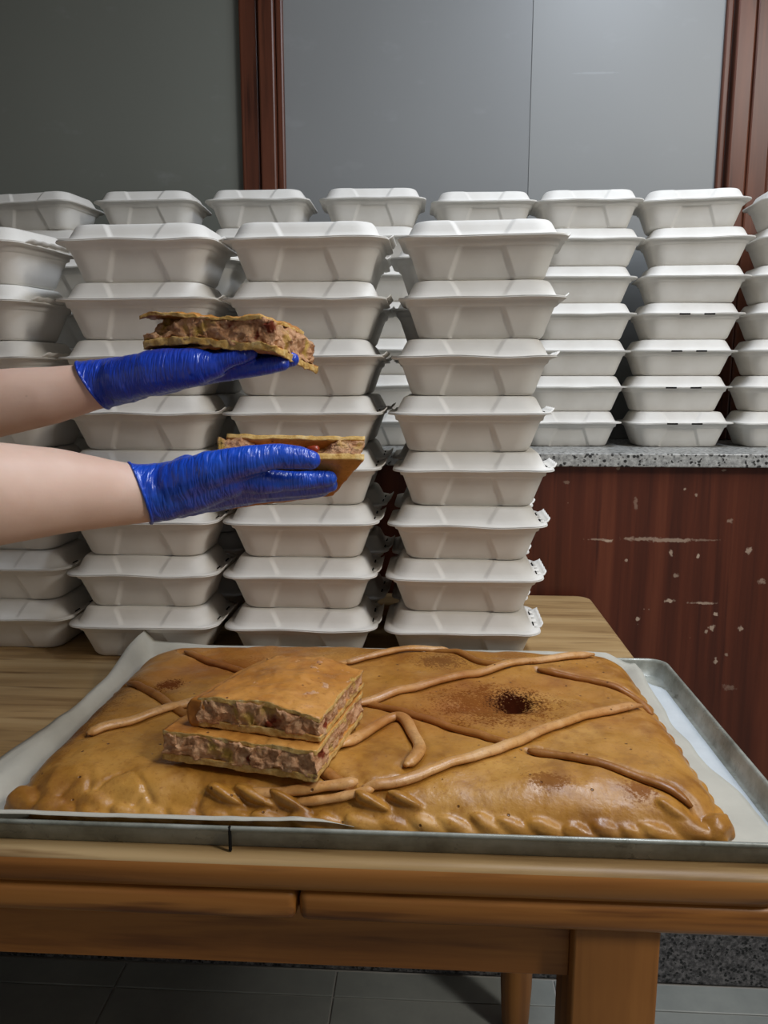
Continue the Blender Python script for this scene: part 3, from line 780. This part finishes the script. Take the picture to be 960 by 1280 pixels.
# slice lying on the far raised palm
def raised_slice():
    q = [Vector((-.311, .848, 0)), Vector((-.158, .815, 0)), Vector((-.131, .925, 0)), Vector((-.284, .960, 0))]
    c = sum(q, Vector()) / 4; c.z = 1.292
    e = tag(empty('pie_slice', c), 'raised pie slice with lumpy filling on the upper gloved palm', 'pie slice', 'cut slices of pie')
    T = 0.034
    def F(u, v, w):
        p = bil(q, u, v)
        z = 1.2915 + 0.005 * math.sin(math.pi * u) - 0.026 * sm(.74, 1.10, u) * v - 0.0065 * sm(.35, .7, u)
        t = T * (0.92 + 0.10 * math.sin(u * 7 + 1) + .08 * sm(.4, .75, u) - .12 * sm(.85, 1, u))
        p.z = z + w * t + 0.0015 * noise.noise((u * 6, v * 6, 3)) * (.3 + w)
        return p
    o = slab('bottom_crust', F, 0, 1, 0, 1, 0, .24, M['slice_crust'], e, 60, 36, 6, wob=0.0024, seed=3, org=c); crumb_sides(o, UP)
    def hollow(u, v, w):      # a gap under the lid at the front-left
        k = sm(.42, .12, u) * sm(.35, .0, v)
        return u, v + 0.10 * sm(.3, .05, u) * sm(.3, 0, v) * sm(.35, .6, w), w - k * max(0, w - .38) * .9
    slab('filling', F, .01, .985, .015, .97, .2, .93, M['filling'], e, 110, 60, 20, wob=0.0044, seed=8, org=c, fn=hollow)
    o = slab('top_crust', F, -.005, .90, -.01, 1.0, .92, 1.03, M['slice_crust'], e, 60, 36, 4, wob=0.0026, seed=14, org=c); crumb_sides(o, UP)
raised_slice()

# slice gripped by the near hand, tipped so its cut face looks up at the camera
def gripped_slice():
    q = [Vector((-.222, .800, 1.178)), Vector((-.0655, .800, 1.1755)), Vector((-.104, .846, 1.131)), Vector((-.236, .868, 1.110))]
    nup = ((q[1] - q[0]).cross(q[3] - q[0])).normalized()
    if nup.z < 0: nup = -nup
    c = sum(q, Vector()) / 4
    e = tag(empty('pie_slice', c), 'pie slice gripped by the lower gloved hand, cut side up', 'pie slice', 'cut slices of pie')
    def F(u, v, w): return bil(q, u, v) + nup * (w * 0.031 + 0.001 * noise.noise((u * 6, v * 6, 1)))
    o = slab('bottom_crust', F, 0, 1, 0, 1, 0, .24, M['slice_crust'], e, 44, 24, 5, wob=0.0007, seed=23, org=c); crumb_sides(o, nup)
    def hollow(u, v, w):
        k = sm(.18, .34, u) * sm(.84, .72, u)
        return u, v + 0.17 * k * sm(.3, 0, v) * (.45 + .55 * sm(.3, .6, w)), w
    slab('filling', F, .0, .985, .01, .97, .2, .86, M['filling'], e, 110, 40, 18, wob=0.0038, seed=28, org=c, fn=hollow)
    o = slab('top_crust', F, .05, .99, -.01, 1.0, .82, 1.0, M['slice_crust'], e, 44, 24, 4, wob=0.0012, seed=33, org=c); crumb_sides(o, nup)
    bm = bmesh.new(); bmesh.ops.create_icosphere(bm, subdivisions=2, radius=1)
    P0 = F(.66, .05, .52) - c
    for v in bm.verts: v.co = P0 + Vector((v.co.x * .0075, v.co.y * .004, v.co.z * .004)) * (1 + .25 * noise.noise(v.co * 1.7))
    from_bm('pepper_piece', bm, M['pepper'], e)
gripped_slice()

# ------------------------------------------------------------------ person: arms reach in from the left
R_FORE = [(-0.5306, 0.56, 1.1565, 0.05), (-0.4591, 0.62, 1.1539, 0.051), (-0.3979, 0.67, 1.1554, 0.049), (-0.3559, 0.72, 1.1516, 0.042), (-0.3157, 0.755, 1.1446, 0.034), (-0.2838, 0.775, 1.1412, 0.0295), (-0.2628, 0.78, 1.1432, 0.027)]
RG = [[(-0.3100, 0.758, 1.1435, 0.0330), (-0.2945, 0.768, 1.1421, 0.0312), (-0.274, 0.776, 1.1428, 0.0305), (-0.2409, 0.778, 1.1511, 0.0285), (-0.2032, 0.778, 1.1596, 0.022)],
 [(-0.2448, 0.778, 1.1577, 0.024), (-0.1994, 0.78, 1.1627, 0.0185), (-0.168, 0.787, 1.1546, 0.014)],
 [(-0.247, 0.784, 1.1486, 0.024), (-0.2023, 0.79, 1.1515, 0.018), (-0.1729, 0.801, 1.1452, 0.0125)],
 [(-0.2522, 0.786, 1.1399, 0.022), (-0.2081, 0.795, 1.1423, 0.016), (-0.1797, 0.808, 1.139, 0.0115)],
 [(-0.2581, 0.79, 1.1325, 0.019), (-0.219, 0.803, 1.1343, 0.014), (-0.1937, 0.823, 1.1333, 0.0105)],
 [(-0.1681, 0.787, 1.1538, 0.0125), (-0.1351, 0.799, 1.1533, 0.01), (-0.1142, 0.806, 1.1543, 0.0092), (-0.1026, 0.808, 1.1549, 0.0082)],
 [(-0.1729, 0.801, 1.1443, 0.0115), (-0.1376, 0.813, 1.1438, 0.0097), (-0.1126, 0.818, 1.145, 0.009), (-0.1032, 0.819, 1.1467, 0.008)],
 [(-0.1804, 0.811, 1.1386, 0.011), (-0.1458, 0.82, 1.1384, 0.0092), (-0.1204, 0.824, 1.1398, 0.0085), (-0.1118, 0.825, 1.1406, 0.0075)],
 [(-0.1934, 0.822, 1.1334, 0.0098), (-0.1641, 0.824, 1.1351, 0.008), (-0.1454, 0.827, 1.1357, 0.0075), (-0.1368, 0.828, 1.1365, 0.0068)],
 [(-0.2519, 0.766, 1.1542, 0.023), (-0.2174, 0.762, 1.1679, 0.0195), (-0.1804, 0.764, 1.1775, 0.0155), (-0.1495, 0.772, 1.1817, 0.013), (-0.1285, 0.777, 1.1797, 0.0118), (-0.1174, 0.779, 1.1772, 0.0098)]]
L_FORE = [(-0.8011, 0.86, 1.1979, 0.042), (-0.6255, 0.86, 1.2168, 0.042), (-0.5017, 0.86, 1.2297, 0.04), (-0.4276, 0.862, 1.2396, 0.033), (-0.3752, 0.866, 1.2503, 0.0265), (-0.3463, 0.868, 1.2547, 0.025)]
LG = [[(-0.405, 0.8635, 1.2445, 0.0310), (-0.3803, 0.865, 1.2503, 0.0285), (-0.3547, 0.866, 1.2547, 0.027), (-0.3176, 0.866, 1.2620, 0.025), (-0.2861, 0.868, 1.266, 0.023)],
 [(-0.3398, 0.852, 1.2573, 0.024), (-0.2909, 0.842, 1.2667, 0.0245), (-0.2498, 0.838, 1.2709, 0.0205), (-0.2291, 0.836, 1.2725, 0.014)],
 [(-0.3346, 0.862, 1.2582, 0.022), (-0.2835, 0.86, 1.267, 0.021), (-0.2353, 0.858, 1.2678, 0.0145)],
 [(-0.3399, 0.876, 1.2601, 0.022), (-0.2894, 0.878, 1.2681, 0.02), (-0.239, 0.878, 1.2672, 0.0135)],
 [(-0.3452, 0.89, 1.262, 0.02), (-0.295, 0.895, 1.2693, 0.019), (-0.246, 0.897, 1.2684, 0.0135)],
 [(-0.2305, 0.835, 1.2742, 0.0115), (-0.2107, 0.833, 1.2791, 0.0092), (-0.1968, 0.833, 1.2825, 0.0085), (-0.1883, 0.834, 1.285, 0.0072)],
 [(-0.2348, 0.856, 1.2661, 0.0125), (-0.1949, 0.850, 1.2700, 0.0105), (-0.1701, 0.848, 1.2732, 0.0095), (-0.158, 0.849, 1.2748, 0.0082)],
 [(-0.2388, 0.875, 1.2685, 0.0125), (-0.1943, 0.870, 1.2745, 0.0105), (-0.1649, 0.866, 1.2785, 0.0096), (-0.1500, 0.865, 1.2795, 0.0082)],
 [(-0.2457, 0.894, 1.2700, 0.012), (-0.204, 0.888, 1.2770, 0.0105), (-0.1778, 0.886, 1.2800, 0.0092), (-0.1649, 0.886, 1.2808, 0.008)],
 [(-0.3424, 0.895, 1.2638, 0.021), (-0.3047, 0.925, 1.2735, 0.0175), (-0.2685, 0.945, 1.2815, 0.0135), (-0.2382, 0.95, 1.2863, 0.011)]]
def blob(chains, voxel, smooth=5, extra=None):
    """tapered limbs fused into one continuous surface"""
    bm = bmesh.new()
    for ch in chains:
        for i, (x, y, z, r) in enumerate(ch):
            bmesh.ops.create_icosphere(bm, subdivisions=3, radius=r, matrix=Matrix.Translation((x, y, z)))
            if i:
                a, b = Vector(ch[i - 1][:3]), Vector((x, y, z)); d = b - a
                if d.length < 1e-5: continue
                mt = Matrix.Translation((a + b) / 2) @ d.to_track_quat('Z', 'Y').to_matrix().to_4x4()
                bmesh.ops.create_cone(bm, cap_ends=True, segments=24, radius1=ch[i - 1][3], radius2=r, depth=d.length, matrix=mt)
    if extra:
        for (loc, sc) in extra:
            bmesh.ops.create_icosphere(bm, subdivisions=3, radius=1.0, matrix=Matrix.Translation(loc) @ Matrix.Diagonal((*sc, 1)))
    me = bpy.data.meshes.new('tmp'); bm.to_mesh(me); bm.free()
    o = bpy.data.objects.new('tmp', me); COL.objects.link(o)
    md = o.modifiers.new('r', 'REMESH'); md.mode = 'VOXEL'; md.voxel_size = voxel
    if smooth:
        ms = o.modifiers.new('s', 'SMOOTH'); ms.iterations = smooth; ms.factor = 0.5
    dg = bpy.context.evaluated_depsgraph_get()
    out = bpy.data.meshes.new_from_object(o.evaluated_get(dg))
    bpy.data.objects.remove(o); bpy.data.meshes.remove(me)
    return out
PX, PY = -0.95, 0.42
person = tag(empty('person', (PX, PY, 0)), 'person in blue gloves holding out two pie slices from the left', 'person')
SH_R = (-0.85, 0.29, 1.39, .055); SH_L = (-1.00, 0.655, 1.40, .052)
EL_R = (-0.62, 0.50, 1.157, .048); EL_L = (-0.86, 0.845, 1.19, .044)
arms = [[SH_R, (-.735, .39, 1.27, .052), EL_R] + R_FORE, [SH_L, (-.93, .75, 1.29, .047), EL_L] + L_FORE]
trunk = [[SH_R, (-.89, .38, 1.42, .07), (-.935, .47, 1.44, .07), (-.97, .56, 1.43, .07), SH_L],
         [(-.905, .41, 1.35, .10), (-.925, .38, 1.20, .10), (-.935, .35, 1.04, .10), (-.94, .34, .90, .11)],
         [(-.955, .53, 1.35, .10), (-.965, .50, 1.20, .10), (-.96, .47, 1.04, .095), (-.96, .445, .90, .11)],
         [(-.935, .47, 1.44, .065), (-.905, .49, 1.56, .054)]]
legs = [[(-.94, .33, .88, .10), (-.92, .32, .48, .062), (-.94, .31, .09, .042), (-.84, .32, .045, .038)],
        [(-.96, .445, .88, .10), (-.95, .46, .48, .062), (-.98, .46, .09, .042), (-.89, .50, .045, .038)]]
hx, hy = .03, -.21
head = [[(-.92 + hx, .70 + hy, 1.62, .070), (-.905 + hx, .70 + hy, 1.575, .050)], [(-.835 + hx, .70 + hy, 1.645, .012), (-.822 + hx, .70 + hy, 1.622, .015)]]
headx = [((-.935 + hx, .70 + hy, 1.675), (.098, .078, .112)), ((-.94 + hx, .620 + hy, 1.655), (.018, .010, .030)), ((-.94 + hx, .780 + hy, 1.655), (.018, .010, .030)), ((-.848 + hx, .70 + hy, 1.585), (.012, .026, .009))]
bodym = blob(arms + trunk + legs + head, 0.0055, 8, headx)
body = link('body', bodym, M['skin'], person); body.location = (-PX, -PY, 0)
def grow(chs, g): return [[(x, y, z, r + g) for x, y, z, r in c] for c in chs]
def clothes(name, chs, g, vox, mat, cuts=()):
    me = blob(grow(chs, g), vox, 6)
    if cuts:
        bm = bmesh.new(); bm.from_mesh(me)
        for co, no in cuts: bmesh.ops.bisect_plane(bm, geom=bm.verts[:] + bm.edges[:] + bm.faces[:], plane_co=co, plane_no=no, clear_inner=True)
        bm.to_mesh(me); bm.free()
    o = link(name, me, mat, person); o.location = (-PX, -PY, 0); return o
sleeves = [[SH_R, (-.735, .39, 1.27, .052)], [SH_L, (-.93, .75, 1.29, .047)]]
clothes('shirt', trunk[:3] + sleeves, 0.011, 0.008, M['shirt'])
clothes('trousers', [[(-.938, .345, .98, .10), (-.94, .34, .90, .11)], [(-.96, .46, .98, .098), (-.96, .445, .90, .11)], legs[0][:3], legs[1][:3]], 0.014, 0.008, M['trousers'])
for l in legs: clothes('shoe', [[(l[2][0], l[2][1], .05, .036), (l[3][0] + .03, l[3][1], .042, .034)]], 0.006, 0.006, M['shoe'])
hm = blob([[(-1.0 + hx, .70 + hy, 1.66, .06), (-1.0 + hx, .70 + hy, 1.60, .05)]], 0.006, 6, [((-.955 + hx, .70 + hy, 1.70), (.100, .088, .105)), ((-1.02 + hx, .70 + hy, 1.66), (.055, .055, .06))])
h = link('hair', hm, M['hair'], person); h.location = (-PX, -PY, 0)
for y in (.668, .732):
    bm = bmesh.new(); bmesh.ops.create_icosphere(bm, subdivisions=2, radius=.011, matrix=Matrix.Translation((-.846 + hx, y + hy, 1.672)))
    e_ = from_bm('eye', bm, M['shoe'], person); e_.location = (-PX, -PY, 0)

def glove(chains, vox, co, no, mat, wr):
    me = blob(chains, vox, 5)
    bm = bmesh.new(); bm.from_mesh(me)
    bmesh.ops.bisect_plane(bm, geom=bm.verts[:] + bm.edges[:] + bm.faces[:], plane_co=co, plane_no=no, clear_inner=True)
    # stretched folds around the wrist and the back of the hand
    for v in bm.verts:
        p = v.co
        a = noise.noise((p.x * 70 + 10 * p.z, p.y * 18, p.z * 22)) + .6 * noise.noise((p.x * 170 + 60 * p.z, p.y * 30, p.z * 40))
        amp = 0.0011 * sm(wr + .12, wr + .02, p.x) + 0.0004
        v.co = p + v.normal * (a * amp)
    bnd = [e for e in bm.edges if e.is_boundary]
    loop = []
    if bnd:
        adj = {}
        for e in bnd:
            for v in e.verts: adj.setdefault(v, []).append(e.other_vert(v))
        st = bnd[0].verts[0]; loop = [st]; prev = None; cur = st
        while True:
            nx = [v for v in adj[cur] if v is not prev]
            if not nx or nx[0] is st: break
            prev, cur = cur, nx[0]; loop.append(cur)
            if len(loop) > 2000: break
        loop = [v.co.copy() for v in loop]
    bm.to_mesh(me); bm.free()
    g = link('glove', me, mat, person); g.location = (-PX, -PY, 0)
    if len(loop) > 12:
        lp = [loop[int(i * len(loop) / 60)] for i in range(60)]
        c = from_bm('cuff', tube_bm([p + Vector((0, 0, .0)) for p in lp], 0.0016, 8, True), mat, g)
    return g
glove(RG, 0.0021, (-0.2915, 0.768, 1.1425), Vector((1.0, 0.55, 0.33)).normalized(), M['glove_r'], -0.29)
glove(LG, 0.0021, (-0.3765, 0.865, 1.2520), Vector((1.0, 0.15, 0.62)).normalized(), M['glove_l'], -0.375)
